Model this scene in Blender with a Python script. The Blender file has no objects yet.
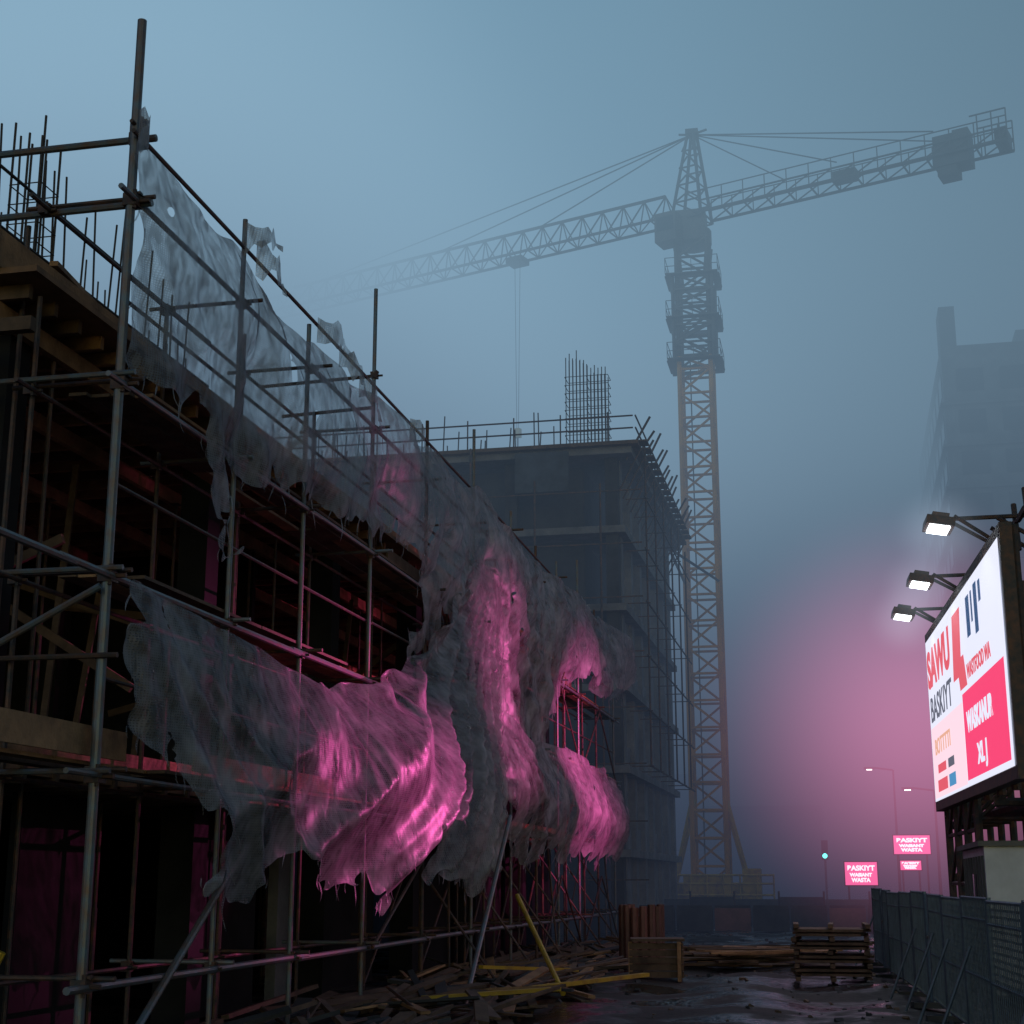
import bpy, math, random
import numpy as np
from mathutils import Vector, Matrix, noise
from mathutils.geometry import delaunay_2d_cdt
R=random.Random(7)
sc=bpy.context.scene
V=Vector
# ------------------------------------------------------------ materials
def mat(name,base,rough=.7,metal=0,var=.35,scale=3.0,bump=.3,bscale=None,spec=.5,second=None,thr=(.45,.6)):
    m=bpy.data.materials.new(name); m.use_nodes=True; n=m.node_tree; N=n.nodes; L=n.links
    p=N['Principled BSDF']; p.inputs['Roughness'].default_value=rough; p.inputs['Metallic'].default_value=metal
    p.inputs['Specular IOR Level'].default_value=spec
    tc=N.new('ShaderNodeTexCoord'); nz=N.new('ShaderNodeTexNoise'); nz.inputs['Scale'].default_value=scale
    nz.inputs['Detail'].default_value=4; nz.inputs['Roughness'].default_value=.65
    L.new(tc.outputs['Object'],nz.inputs['Vector'])
    r=N.new('ShaderNodeValToRGB'); r.color_ramp.elements[0].position=thr[0]-.12 if second else .3
    r.color_ramp.elements[1].position=thr[1]+.05 if second else .7
    b=V(base); a=b*(1-var); c=b*(1+var)
    r.color_ramp.elements[0].color=(*a,1); r.color_ramp.elements[1].color=(*(V(second) if second else c),1)
    L.new(nz.outputs['Fac'],r.inputs['Fac']); L.new(r.outputs['Color'],p.inputs['Base Color'])
    if bump:
        n2=N.new('ShaderNodeTexNoise'); n2.inputs['Scale'].default_value=bscale or scale*6; n2.inputs['Detail'].default_value=2
        L.new(tc.outputs['Object'],n2.inputs['Vector'])
        bp=N.new('ShaderNodeBump'); bp.inputs['Strength'].default_value=bump; bp.inputs['Distance'].default_value=.03
        L.new(n2.outputs['Fac'],bp.inputs['Height']); L.new(bp.outputs['Normal'],p.inputs['Normal'])
    return m
def emis(name,col,s,base=(.02,.02,.02)):
    m=bpy.data.materials.new(name); m.use_nodes=True; p=m.node_tree.nodes['Principled BSDF']
    p.inputs['Base Color'].default_value=(*base,1); p.inputs['Emission Color'].default_value=(*col,1); p.inputs['Emission Strength'].default_value=s
    p.inputs['Roughness'].default_value=.6
    if name!="screen_white": m.cycles.emission_sampling='NONE'
    return m
M_STEEL=mat("galvanised_steel",(.22,.29,.34),.45,.35,.45,5,0,40,second=(.17,.10,.07),thr=(.5,.66))
M_STEELD=mat("rusty_steel",(.07,.066,.066),.6,.3,.4,6,0,40,second=(.14,.065,.04),thr=(.5,.65))
M_REBAR=mat("rebar_rust",(.06,.05,.045),.8,.2,.3,8,0)
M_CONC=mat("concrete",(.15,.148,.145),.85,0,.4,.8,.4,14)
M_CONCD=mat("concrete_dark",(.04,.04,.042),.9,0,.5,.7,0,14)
M_WALL=mat("shade_toned_wall",(.014,.014,.015),.95,0,.5,.7,0,spec=.2)  # near-black tone puts interior shade into the wall and column colour
M_WOOD=mat("timber",(.28,.15,.068),.75,0,.5,2.2,.3,30)
M_WOODD=mat("old_timber",(.10,.06,.035),.8,0,.55,2.5,0,30)
M_PLY=mat("formwork_ply",(.2,.105,.05),.7,0,.5,1.5,0,30)
M_YEL=mat("yellow_paint",(.75,.48,.04),.5,.1,.3,2,0,30,second=(.25,.12,.04),thr=(.55,.7))
M_CRY=mat("crane_paint",(.85,.36,.03),.55,0,.25,.8,0,None,second=(.4,.16,.04),thr=(.5,.65))
M_CRD=mat("crane_dark",(.06,.065,.07),.6,.2,.3,1.5,0)
M_GREY=mat("hoist_grey",(.10,.095,.09),.6,.2,.3,1.5,0)
M_FENCE=mat("fence_steel",(.11,.145,.18),.5,.3,.3,4,0,30)
M_SCRIM=mat("fence_panel",(.035,.045,.058),.6,.1,.5,1.4,0,12)
M_WHITE=mat("cabin_paint",(.5,.5,.52),.5,0,.15,2,0,20)
M_DARK=mat("black_void",(.008,.008,.009),.9,0,.2,1,0)
M_BARR=mat("barrier_plastic",(.13,.05,.04),.6,0,.5,.9,0,12)
M_GLASS=mat("window_glass",(.02,.025,.03),.12,0,.2,1,0)
# ------------------------------------------------------------ mesh builder
class MB:
    def __init__(s): s.v=[];s.f=[];s.m=[];s.mats=[]
    def mi(s,m):
        if m not in s.mats: s.mats.append(m)
        return s.mats.index(m)
    def box(s,c,d,m,rot=None):
        i=len(s.v); hx,hy,hz=d[0]/2,d[1]/2,d[2]/2
        for a in((-hx,-hy,-hz),(hx,-hy,-hz),(hx,hy,-hz),(-hx,hy,-hz),(-hx,-hy,hz),(hx,-hy,hz),(hx,hy,hz),(-hx,hy,hz)):
            p=V(a)
            if rot is not None: p=rot@p
            s.v.append(p+V(c))
        for q in((0,3,2,1),(4,5,6,7),(0,1,5,4),(1,2,6,5),(2,3,7,6),(3,0,4,7)):
            s.f.append([i+k for k in q]); s.m.append(s.mi(m))
    def b2(s,lo,hi,m): s.box([(a+b)/2 for a,b in zip(lo,hi)],[abs(b-a) for a,b in zip(lo,hi)],m)
    def tube(s,p,q,r,m,n=7,r2=None):
        p=V(p);q=V(q);d=(q-p)
        if d.length<1e-5: return
        d.normalize(); u=d.orthogonal().normalized(); w=d.cross(u); i=len(s.v); r2=r if r2 is None else r2
        for k in range(n):
            a=2*math.pi*k/n; o=u*math.cos(a)+w*math.sin(a); s.v.append(p+o*r); s.v.append(q+o*r2)
        mi=s.mi(m)
        for k in range(n):
            a=i+2*k;b=i+2*((k+1)%n); s.f.append([a,b,b+1,a+1]); s.m.append(mi)
        s.f.append([i+2*k for k in range(n)][::-1]); s.m.append(mi); s.f.append([i+2*k+1 for k in range(n)]); s.m.append(mi)
    def beam(s,p,q,w,h,m,roll=0):
        p=V(p);q=V(q);d=q-p; rot=d.to_track_quat('Y','Z').to_matrix()
        if roll: rot=rot@Matrix.Rotation(roll,3,'Y')
        s.box((p+q)/2,(w,d.length,h),m,rot)
    def quad(s,pts,m):
        i=len(s.v); s.v+= [V(p) for p in pts]; s.f.append(list(range(i,i+len(pts)))); s.m.append(s.mi(m))
    def obj(s,name,parent=None,smooth=False):
        me=bpy.data.meshes.new(name); me.from_pydata([tuple(v) for v in s.v],[],s.f); 
        for m in s.mats: me.materials.append(m)
        me.polygons.foreach_set('material_index',s.m)
        if smooth: me.polygons.foreach_set('use_smooth',[True]*len(me.polygons))
        me.update(); o=bpy.data.objects.new(name,me); sc.collection.objects.link(o)
        if parent: o.parent=parent
        return o
def empty(name,loc=(0,0,0)):
    e=bpy.data.objects.new(name,None); sc.collection.objects.link(e); e.location=loc; return e
def text(s,mtx,size,m,name,sx=1.0,bold=.0):
    c=bpy.data.curves.new(name,'FONT'); c.body=s; c.size=size; c.extrude=.004; c.offset=bold; c.align_x='LEFT'
    o=bpy.data.objects.new(name,c); sc.collection.objects.link(o)
    bpy.context.view_layer.update()
    me=bpy.data.meshes.new_from_object(o); bpy.data.objects.remove(o); me.materials.clear(); me.materials.append(m)
    o=bpy.data.objects.new(name,me); sc.collection.objects.link(o)
    o.matrix_world=mtx@Matrix.Diagonal((sx,1,1,1)); return o
def add(mb,name,parent,smooth=False):
    o=mb.obj(name,None,smooth); o.parent=parent; o.matrix_parent_inverse=Matrix.Translation(-parent.location); return o

# ------------------------------------------------------------ ground
def gz(x,y):
    h=noise.fractal(V((x*.35,y*.35,3)),.9,2.0,5)*.09
    h+=.035*math.sin(x*2.6+noise.noise(V((x*.2,y*.12,0)))*4)*max(0,min(1,(y-8)/10)) if -7<x<1.5 else 0
    return h if y<90 else h*.3
def grad(a,b,st,lo,hi):
    out=[];t=a
    while t<b: out.append(t); t+=st
    out.append(b); s=st;t=b
    while t<hi: s*=1.35;t+=s;out.append(min(t,hi))
    s=st;t=a;pre=[]
    while t>lo: s*=1.35;t-=s;pre.append(max(t,lo))
    return pre[::-1]+out
xs=grad(-14,8,.17,-600,600); ys=grad(12,60,.22,-200,900)
g=MB(); g.v=[V((x,y,gz(x,y))) for y in ys for x in xs]; nx=len(xs)
M_MUD=mat("mud",(.018,.014,.012),.75,0,.5,.9,.9,9,spec=.4,second=(.036,.029,.026),thr=(.45,.65))
n=M_MUD.node_tree; nz=n.nodes.new('ShaderNodeTexNoise'); nz.inputs['Scale'].default_value=.55; nz.inputs['Detail'].default_value=4
rr=n.nodes.new('ShaderNodeValToRGB'); rr.color_ramp.elements[0].position=.43; rr.color_ramp.elements[1].position=.54
rr.color_ramp.elements[0].color=(.1,.1,.1,1); rr.color_ramp.elements[1].color=(.8,.8,.8,1)
tc=[q for q in n.nodes if q.type=='TEX_COORD'][0]
n.links.new(tc.outputs['Object'],nz.inputs['Vector']); n.links.new(nz.outputs['Fac'],rr.inputs['Fac']); n.links.new(rr.outputs['Color'],n.nodes['Principled BSDF'].inputs['Roughness'])
mi=g.mi(M_MUD)
for j in range(len(ys)-1):
    for i in range(nx-1):
        a=j*nx+i; g.f.append([a,a+1,a+nx+1,a+nx]); g.m.append(mi)
g.obj("ground",smooth=True)

# ------------------------------------------------------------ scaffolding
XO,XI=-7.25,-8.3
stand=[(6.5,10.5),(10.2,10.6),(13.9,11.4),(17.0,10.4),(19.6,9.9),(22.7,11.7),(26.1,10.4),(29.7,11.3),(33.4,10.4),(36.3,10.2),(39.2,10.4),(42.4,11.1),(45.8,10.2),(49.2,10.0)]
lifts=[1.0,3.0,5.03,7.1,9.2]
s=MB(); r=.03
def coupler(p,ax,k=1):
    s.box(p,(.11*k,.11*k,.09*k),M_STEELD); s.tube(V(p)+V(ax)*.06,V(p)+V(ax)*.14*k,.018*k,M_STEELD,6)
    s.tube(V(p)+V((.05,-.05,-.07*k)),V(p)+V((.05,-.05,.08*k)),.016*k,M_STEELD,6)
    s.box(V(p)+V((.0,.0,.06*k)),(.14*k,.05*k,.03),M_STEELD)
for k,(y,top) in enumerate(stand):
    if y<12: continue
    dx=R.uniform(-.03,.03)
    s.tube((XO,y,0),(XO+dx,y+R.uniform(-.04,.04),top),r*(1.75 if k==2 else 1.1),M_STEEL if k<6 or k%3 else M_STEELD,12)
    s.box((XO,y,.03),(.22,.22,.05),M_WOODD)
    ti=R.uniform(9.2,10) if k!=2 else 9.0
    s.tube((XI,y+.05,0),(XI,y+.05,ti if k!=2 else 8.2),r,M_STEELD,7)
    if k%2==0: s.tube((XI-.5,y+1.3,0),(XI-.5,y+1.3,8.3),r*.9,M_STEELD,6)
    for z in lifts:
        s.tube((XI-.25,y+.07,z+.07),(XO+.22+R.uniform(0,.15),y+.07,z+.07),r*.9,M_STEELD if R.random()<.6 else M_STEEL,7)
        coupler((XO,y,z),(1,0,0),1.45 if k==2 else 1); coupler((XI,y,z),(1,0,0))
for z in lifts:
    y0={1.0:13.5,3.0:13.2,5.03:6.5,7.1:13.5,9.2:13.5}[z]
    yy=y0
    while yy<49.6:
        y1=min(49.9,yy+6.3)
        s.tube((XO+.06,yy,z+R.uniform(-.02,.02)),(XO+.06,y1+.3,z+R.uniform(-.02,.02)),r*(1.05 if z not in(1.0,5.03) else 1.35),M_STEEL,8)
        s.tube((XI+.06,max(yy,12.5),z),(XI+.06,y1+.3,z),r*.9,M_STEELD,7); yy=y1 if y1<49.9 else 60
s.tube((XO+.06,13.7,9.95),(XO+.06,31,9.88),r*.9,M_STEELD,7); s.tube((XO+.06,31,9.88),(XO+.06,50.5,9.72),r*.9,M_STEELD,7)
for z in (4.0,6.05,8.1): 
    for a,b in((14,23),(23,36),(36,49.4)): s.tube((XO-.06,a,z),(XO-.06,b,z+R.uniform(-.03,.03)),r*.75,M_STEELD,6)
s.tube((XO+.2,13.97,9.98),(-13,13.97,9.98),.042,M_STEEL,8)
s.tube((XO+.2,13.97,9.2),(-13,13.97,9.18),.042,M_STEEL,8)
for z,x in((5.1,-13),(4.2,-12),(3.05,-13),(7.2,-12)): s.tube((XO+.2,13.82,z),(x,13.82,z),.03,M_STEEL if z!=4.2 else M_STEELD,7)
s.tube((XO,13.75,4.9),(-10.6,13.75,3.2),.038,M_STEEL,8)
for x in(-8.6,-9.9): s.tube((x,14.1,0),(x,14.1,9.0+R.random()),r,M_STEELD,7)
s.tube((XO+.12,17.6,2.4),(XO+.12,14.3,.1),.042,M_STEEL,8)
s.tube((XO+.9,29.2,3.2),(XO+1.2,24.4,.05),.045,M_STEEL,8)
s.tube((XO+1.0,29.4,1.7),(XO+2.4,26.6,.1),.05,M_YEL,8)
s.tube((XO+.14,22.8,1.0),(XO+.14,27,3.0),.03,M_STEELD,7)
for a in range(8,13):
    y=stand[a][0]; y2=stand[a+1][0]
    for q,z in enumerate((.1,3.0,5.0,7.1)):
        if R.random()<.75:
            if (a+q)%2: s.tube((XO+.1,y,z),(XO+.1,y2,z+2),.026,M_STEELD,6)
            else: s.tube((XO+.1,y2,z),(XO+.1,y,z+2),.026,M_STEELD,6)
for a in range(6,13):
    y=stand[a][0]+1.6
    s.tube((XO+R.uniform(-.2,.5),y,0),(XO-.1,y+R.uniform(-.3,.3),R.choice((3.2,5.2,7.3))),.026,M_STEELD,6)
    s.tube((XO+.9,y+.7,.05),(XI,y+.2,2.9),.028,M_STEELD,6)
    s.tube((XI,stand[a][0],.2),(XI,stand[a+1][0],3),.026,M_STEELD,6)
s.tube((XO,22.7,10.15),(XO-2.0,22.7,10.1),r,M_STEELD,7); s.tube((XO,22.7,9.6),(XO-1.6,22.7,9.55),r,M_STEELD,7)
for y in(33.4,39.2): s.tube((XO-.9,y,9.95),(XO+.3,y,9.95),r,M_STEELD,7)
coupler((XO,22.7,10.15),(1,0,0)); coupler((XO,13.95,9.95),(1,0,0),1.5); coupler((XO,13.95,10.1),(0,-1,0),1.4)
for z,a,b in((3.16,12,29),(5.2,14.5,49),(7.25,14.5,49),(3.16,33,49)):
    for k in range(4):
        yy=a+R.uniform(0,.3); x=XI+.2+k*.235
        while yy<b:
            l=R.uniform(3.2,3.9)
            if R.random()<.9: s.box((x,min(yy+l/2,b),z+R.uniform(0,.015)),(.215,l-.03,.038),M_WOODD if R.random()<.5 else M_WOOD)
            yy+=l
s.box((XO-.12,12.8,3.36),(.035,3.9,.3),M_WOOD); s.box((XO-.12,19.0,3.34),(.035,5,.22),M_WOOD)
for a,b in((24,29.6),(36,42)): s.box((XO-.12,(a+b)/2,7.4),(.035,b-a,.2),M_WOODD)
s.obj("scaffolding")
# ------------------------------------------------------------ concrete frame building (left)
B=empty("concrete_frame_building",(-18,30,0))
b=MB(); X0=-8.6
for z in(3.2,8.38):
    b.b2((-30,13.6,z),(X0,47,z+.3),M_CONC)
add(b,"floor_slabs",B)
b=MB()
for x in(-9.1,-14.5,-20,-25.5):
    for y in(14.6,20.2,25.8,31.4,37,42.6,46.4):
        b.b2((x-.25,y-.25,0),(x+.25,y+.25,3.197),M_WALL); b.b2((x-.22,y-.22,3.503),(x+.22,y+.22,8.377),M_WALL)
add(b,"columns",B)
b=MB()
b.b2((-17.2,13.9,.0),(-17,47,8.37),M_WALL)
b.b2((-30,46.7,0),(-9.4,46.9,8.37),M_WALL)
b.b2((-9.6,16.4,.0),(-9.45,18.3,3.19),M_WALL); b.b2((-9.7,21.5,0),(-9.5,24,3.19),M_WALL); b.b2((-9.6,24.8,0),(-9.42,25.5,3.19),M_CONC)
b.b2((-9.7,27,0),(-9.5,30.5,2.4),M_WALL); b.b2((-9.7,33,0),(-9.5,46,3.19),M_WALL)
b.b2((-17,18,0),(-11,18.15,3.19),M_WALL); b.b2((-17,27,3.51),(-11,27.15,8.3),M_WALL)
add(b,"partition_walls",B)
b=MB()
yy=13.8
while yy<47:
    b.b2((-16.9,yy,8.14),(X0+.25,yy+.08,8.3),M_WOODD if R.random()<.4 else M_WOOD); yy+=.55
for x in(-8.75,-10.4,-12.2,-14): b.b2((x-.05,13.4,7.92),(x+.05,47,8.135),M_WOOD)
b.b2((-17,13.5,8.305),(X0+.5,47.1,8.375),M_PLY)
b.b2((X0+.004,13.4,8.4),(X0+.06,47,8.82),M_WOOD); b.b2((-22,13.35,8.385),(X0+.1,13.39,8.8),M_WOOD)
b.b2((-30,13.38,7.6),(X0+.55,13.5,7.75),M_WOODD)
yy=14
while yy<47: b.b2((-16.9,yy,3.0),(X0+.1,yy+.08,3.19),M_WOODD); yy+=.7
b.b2((X0+.004,13.5,3.1),(X0+.06,47,3.5),M_WOOD)
for i in range(9):
    b.beam((X0+.15-R.random()*1.6,14+R.random(),8.84+i*.02),(X0-.2-R.random()*1.6,18+R.random()*2,8.86+i*.02),.1,.06,M_WOOD)
for i in range(12):
    x=R.uniform(-12,-9); y=14.5+i*2.1; b.beam((x,y,3.55),(x-.1,y+R.uniform(.6,1.8),7.9),.09,.05,M_WOODD); b.beam((-9.3,y,R.uniform(4.5,7)),(-13,y+.3,R.uniform(4.5,7)),.06,.12,M_WOODD)
add(b,"formwork_timber",B)
b=MB()
for i in range(46):
    x=R.choice((-9.4,-10.4,-11.3,-12.2,-14))+R.uniform(-.1,.1); y=14+i*.72
    z0,z1=(3.5,7.92) if i%3 else (0,3.0)
    b.tube((x,y,z0),(x,y,z0+(z1-z0)*.55),.035,M_STEELD,7); b.tube((x,y,z0+(z1-z0)*.5),(x,y,z1),.025,M_STEELD,7)
    b.box((x,y,z1-.01),(.16,.16,.012),M_STEELD)
b.beam((-8.9,14.3,3.5),(-8.8,14.3,4.7),.16,.08,M_YEL); b.tube((-8.9,14.1,0),(-8.3,14.2,1.3),.05,M_YEL)
add(b,"props",B)
b=MB()
for x,y0,y1,st in((-9.1,14.0,19.5,.36),(-10.6,14.0,24,.55),(-13,14.5,26,.7)):
    y=y0
    while y<y1:
        h=R.uniform(1.5,2.3); lean=R.uniform(-.08,.08)
        b.tube((x,y,8.65),(x+lean*.5,y+lean,8.68+h),.014,M_REBAR,5); y+=st*R.uniform(.5,1.3)
for x,y in((-9.3,15.3),(-11.2,14.6)):
    for dx in(-.2,0,.2):
        for dy in(-.2,.2): b.tube((x+dx,y+dy,8.65),(x+dx,y+dy,10.8+R.random()*.3),.016,M_REBAR,5)
    for q in range(6):
        z=8.9+q*.26
        for k in(-.21,.21): b.tube((x+k,y-.21,z),(x+k,y+.21,z),.008,M_REBAR,4); b.tube((x-.21,y+k,z),(x+.21,y+k,z),.008,M_REBAR,4)
for z in(9.2,9.9): b.tube((-9.0,13.8,z),(-9.0,20,z),.02,M_REBAR,6)
add(b,"rebar_starter_bars",B)

# ------------------------------------------------------------ torn debris netting (folds fan out from its ties, then a short cloth relaxation)
def netmat():
    m=bpy.data.materials.new("debris_net_fabric"); m.use_nodes=True; n=m.node_tree; N=n.nodes; L=n.links; N.clear()
    out=N.new('ShaderNodeOutputMaterial'); tc=N.new('ShaderNodeTexCoord')
    nz=N.new('ShaderNodeTexNoise'); nz.inputs['Scale'].default_value=1.5; nz.inputs['Detail'].default_value=5; nz.inputs['Roughness'].default_value=.65; L.new(tc.outputs['Object'],nz.inputs['Vector'])
    cr=N.new('ShaderNodeValToRGB'); cr.color_ramp.elements[0].position=.3;cr.color_ramp.elements[1].position=.72
    cr.color_ramp.elements[0].color=(.15,.148,.16,1);cr.color_ramp.elements[1].color=(.40,.39,.42,1); L.new(nz.outputs['Fac'],cr.inputs[0])
    mp=N.new('ShaderNodeMapping'); mp.inputs['Scale'].default_value=(5,8,3.5); mp.inputs['Rotation'].default_value=(.5,0,0); L.new(tc.outputs['Object'],mp.inputs['Vector'])
    n2=N.new('ShaderNodeTexNoise'); n2.inputs['Scale'].default_value=1; n2.inputs['Detail'].default_value=3; n2.inputs['Distortion'].default_value=.4
    L.new(mp.outputs[0],n2.inputs['Vector'])
    bp=N.new('ShaderNodeBump'); bp.inputs['Strength'].default_value=.32; bp.inputs['Distance'].default_value=.03; L.new(n2.outputs['Fac'],bp.inputs['Height'])
    d=N.new('ShaderNodeBsdfDiffuse'); t=N.new('ShaderNodeBsdfTranslucent'); gl=N.new('ShaderNodeBsdfGlossy'); gl.inputs['Roughness'].default_value=.42
    gl.inputs['Color'].default_value=(.8,.8,.85,1)
    for q in(d,t): L.new(cr.outputs[0],q.inputs['Color'])
    for q in(d,t,gl): L.new(bp.outputs[0],q.inputs['Normal'])
    m1=N.new('ShaderNodeMixShader'); m1.inputs[0].default_value=.32; L.new(d.outputs[0],m1.inputs[1]); L.new(t.outputs[0],m1.inputs[2])
    m2=N.new('ShaderNodeMixShader'); m2.inputs[0].default_value=.07; L.new(m1.outputs[0],m2.inputs[1]); L.new(gl.outputs[0],m2.inputs[2])
    tr=N.new('ShaderNodeBsdfTransparent')
    sep=N.new('ShaderNodeSeparateXYZ'); L.new(tc.outputs['Object'],sep.inputs[0])
    def wv(o):
        a=N.new('ShaderNodeMath'); a.operation='MULTIPLY'; a.inputs[1].default_value=230; L.new(o,a.inputs[0])
        c=N.new('ShaderNodeMath'); c.operation='SINE'; L.new(a.outputs[0],c.inputs[0]); return c
    mx=N.new('ShaderNodeMath'); mx.operation='MAXIMUM'; L.new(wv(sep.outputs['Y']).outputs[0],mx.inputs[0]); L.new(wv(sep.outputs['Z']).outputs[0],mx.inputs[1])
    ma=N.new('ShaderNodeMapRange'); ma.inputs['From Min'].default_value=.3; ma.inputs['From Max'].default_value=.7; ma.inputs['To Min'].default_value=.42; ma.inputs['To Max'].default_value=.82; L.new(nz.outputs['Fac'],ma.inputs[0])
    mb=N.new('ShaderNodeMath'); mb.operation='MULTIPLY_ADD'; mb.inputs[1].default_value=.13; L.new(mx.outputs[0],mb.inputs[0]); L.new(ma.outputs[0],mb.inputs[2])
    mc=N.new('ShaderNodeMapRange'); mc.inputs['From Min'].default_value=.35; mc.inputs['From Max'].default_value=.65; mc.inputs['To Min'].default_value=-.16; mc.inputs['To Max'].default_value=.14; L.new(n2.outputs['Fac'],mc.inputs[0])
    ad=N.new('ShaderNodeMath'); ad.operation='ADD'; ad.use_clamp=True; L.new(mb.outputs[0],ad.inputs[0]); L.new(mc.outputs[0],ad.inputs[1])
    m3=N.new('ShaderNodeMixShader'); L.new(ad.outputs[0],m3.inputs[0]); L.new(tr.outputs[0],m3.inputs[1]); L.new(m2.outputs[0],m3.inputs[2])
    L.new(m3.outputs[0],out.inputs[0]); return m
M_NET=netmat()
A=[(13.9,10.0),(14.5,9.9),(15.6,9.75),(16.5,9.9),(17.2,9.7),(18.3,9.45),(19.6,9.6),(21.2,9.5),(22.7,9.8),(24.9,9.6),(26.1,9.9),(28,9.7),(29.7,10.1),(31.5,9.75),(33.4,9.9),(36.3,9.6),(39.2,9.85),(42.4,9.9),(46.0,10.0),(50.0,9.6),
 (48.2,7.6),(46.4,7.9),(44.6,7.4),(42,7.7),(39.9,7.3),(37.5,6.1),(36.9,5.0),(34.4,5.1),(31.3,5.3),(30,6.0),(28.6,6.6),(27.1,7.0),(25.7,6.2),(24.2,5.7),(25.1,6.5),(25.5,7.1),(24.7,7.4),(23.2,7.6),(21.1,7.4),(19.8,7.2),(19.4,7.4),(18.4,7.2),(17.5,7.0),(16.6,7.0),(16.3,7.0),(16.6,6.6),(16.4,6.2),(16.9,6.0),(16.2,5.9),(16.0,6.3),(15.8,6.9),(15.4,7.3),(15,7.45),(14.4,7.3),(13.95,7.3),(13.9,8.2)]
Bp=[(14.0,5.05),(14.8,4.95),(16.2,4.87),(17.5,4.84),(18.6,4.72),(20,4.69),(21.5,4.93),(23.6,5.4),(25.8,6.3),(27.5,7.3),(29.5,8.6),(31.3,8.0),(31.2,6.3),(30.6,4.9),(29.8,3.8),(30.2,2.8),(27.7,1.8),(26,2.2),(24.6,2.2),(25,2.85),(24,3.15),(23.4,3.05),(22.9,2.55),(21.7,2.35),(22,1.65),(20.6,1.95),(19.4,2.0),(18.6,2.4),(17.5,2.37),(17.1,2.25),(16.9,1.95),(16.1,1.77),(15.4,2.1),(15.5,2.55),(15,2.95),(14.7,3.25),(14.1,3.5),(13.9,4.3)]
C=[(30.6,5.6),(34.4,5.2),(36.3,5.3),(39.5,5.45),(42.4,5.2),(45.9,5.4),(48.0,4.0),(46.6,2.7),(44.5,2.9),(42.5,2.4),(40,2.9),(38,2.4),(35.5,2.85),(34,2.4),(32.7,2.65),(31.2,2.9),(29.8,4.1)]
def net(name,poly,smooth_n,xbase,pins,ties,bulge,cell,amp,slack,wind,steps=36):
    rr=random.Random(len(poly))
    bd=[]; hem=[]; n=len(poly)
    for i in range(n):
        p=V(poly[i]); q=V(poly[(i+1)%n]); d=q-p; k=max(2,int(d.length/(.11 if i>=smooth_n else .25))); nn=V((-d.y,d.x)).normalized()
        for j in range(k):
            t=j/k; a=p+d*t
            if i>=smooth_n:
                o=noise.noise(V((a.x*1.7,a.y*1.7,5)))*.2+noise.noise(V((a.x*6,a.y*6,9)))*.13
                if rr.random()<.2: o+=rr.uniform(-.42,.24)
                a=a+nn*o+V((rr.uniform(-.03,.03),rr.uniform(-.06,.06))); hem.append(len(bd))
            bd.append(a)
    nb=len(bd); pts=list(bd); edges=[(i,(i+1)%nb) for i in range(nb)]
    minx=min(p.x for p in bd);maxx=max(p.x for p in bd);miny=min(p.y for p in bd);maxy=max(p.y for p in bd)
    x=minx; row=0
    while x<maxx:
        y=miny+(cell/2 if row%2 else 0)
        while y<maxy: pts.append(V((x+rr.uniform(-.2,.2)*cell,y+rr.uniform(-.2,.2)*cell))); y+=cell
        x+=cell*.9; row+=1
    vo,eo,fo,ov,_,_=delaunay_2d_cdt(pts,edges,[],1,1e-4)
    holes=[(rr.uniform(minx,maxx),rr.uniform(miny,maxy),rr.uniform(.04,.11),rr.uniform(.08,.3)) for _ in range(int((maxx-minx)*.6))]
    def inh(p): return any(((p.x-hx)/a)**2+((p.y-hy)/b_)**2<1 for hx,hy,a,b_ in holes)
    fo=[f for f in fo if not inh(sum((vo[k] for k in f),V((0,0)))/3)]
    used=sorted({k for f in fo for k in f}); rm={k:i for i,k in enumerate(used)}
    P2=np.array([[vo[k].x,vo[k].y] for k in used]); F=[[rm[k] for k in f] for f in fo]; Nn=len(used)
    es=set(); opp={}
    for f in F:
        for i in range(len(f)):
            e=tuple(sorted((f[i],f[(i+1)%len(f)]))); es.add(e); opp.setdefault(e,[]).append(f[(i+2)%len(f)])
    Es=np.array(sorted(es)); bend=np.array([v for v in opp.values() if len(v)==2])
    def disp(py,pz):
        num=0;den=1e-9
        for tx,tz,nf,reach,ph,wt in ties:
            dx,dz=py-tx,(pz-tz)*1.4; rd=math.hypot(dx,dz); an=math.atan2(dz,dx)
            w=wt*math.exp(-rd/reach)**1.8
            wob=noise.noise(V((py*.16,pz*.22,tx)))*1.2
            s1=abs(math.sin(an*nf+ph+wob)); s2=abs(math.sin(an*nf*2.3+ph*2+wob*2.1))
            A_=amp*min(1.5,.12+rd*.18)
            num+=w*A_*((.8-1.6*s1**.75)+.3*(.6-s2)); den+=w
        return num/den+noise.noise(V((py*.3,pz*.35,2)))*.3+bulge(py,pz)
    X=np.zeros((Nn,3)); X[:,1]=P2[:,0]; X[:,2]=P2[:,1]
    X[:,0]=xbase+np.array([disp(p[0],p[1]) for p in P2])
    X[:,0]=np.maximum(X[:,0],XO+.06+.05*np.sin(X[:,1]*5))
    def rest(E): return np.linalg.norm(X[E[:,0]]-X[E[:,1]],axis=1)
    L0=rest(Es)*slack; LB=rest(bend)*slack
    fixed=np.zeros(Nn,bool)
    for (py,pz,rd) in pins:
        dd=np.hypot(P2[:,0]-py,P2[:,1]-pz); k=dd<rd
        if not k.any(): k=dd<=dd.min()+1e-6
        fixed|=k; X[k,0]=xbase-.02
    w=np.where(fixed,0.0,1.0); Vv=X.copy()
    deg=np.bincount(Es.ravel(),minlength=Nn)+1e-9; degb=np.bincount(bend.ravel(),minlength=Nn)+1.0
    W=np.array([noise.noise(V((p[0]*.25,p[1]*.3,11))) for p in P2])
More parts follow.
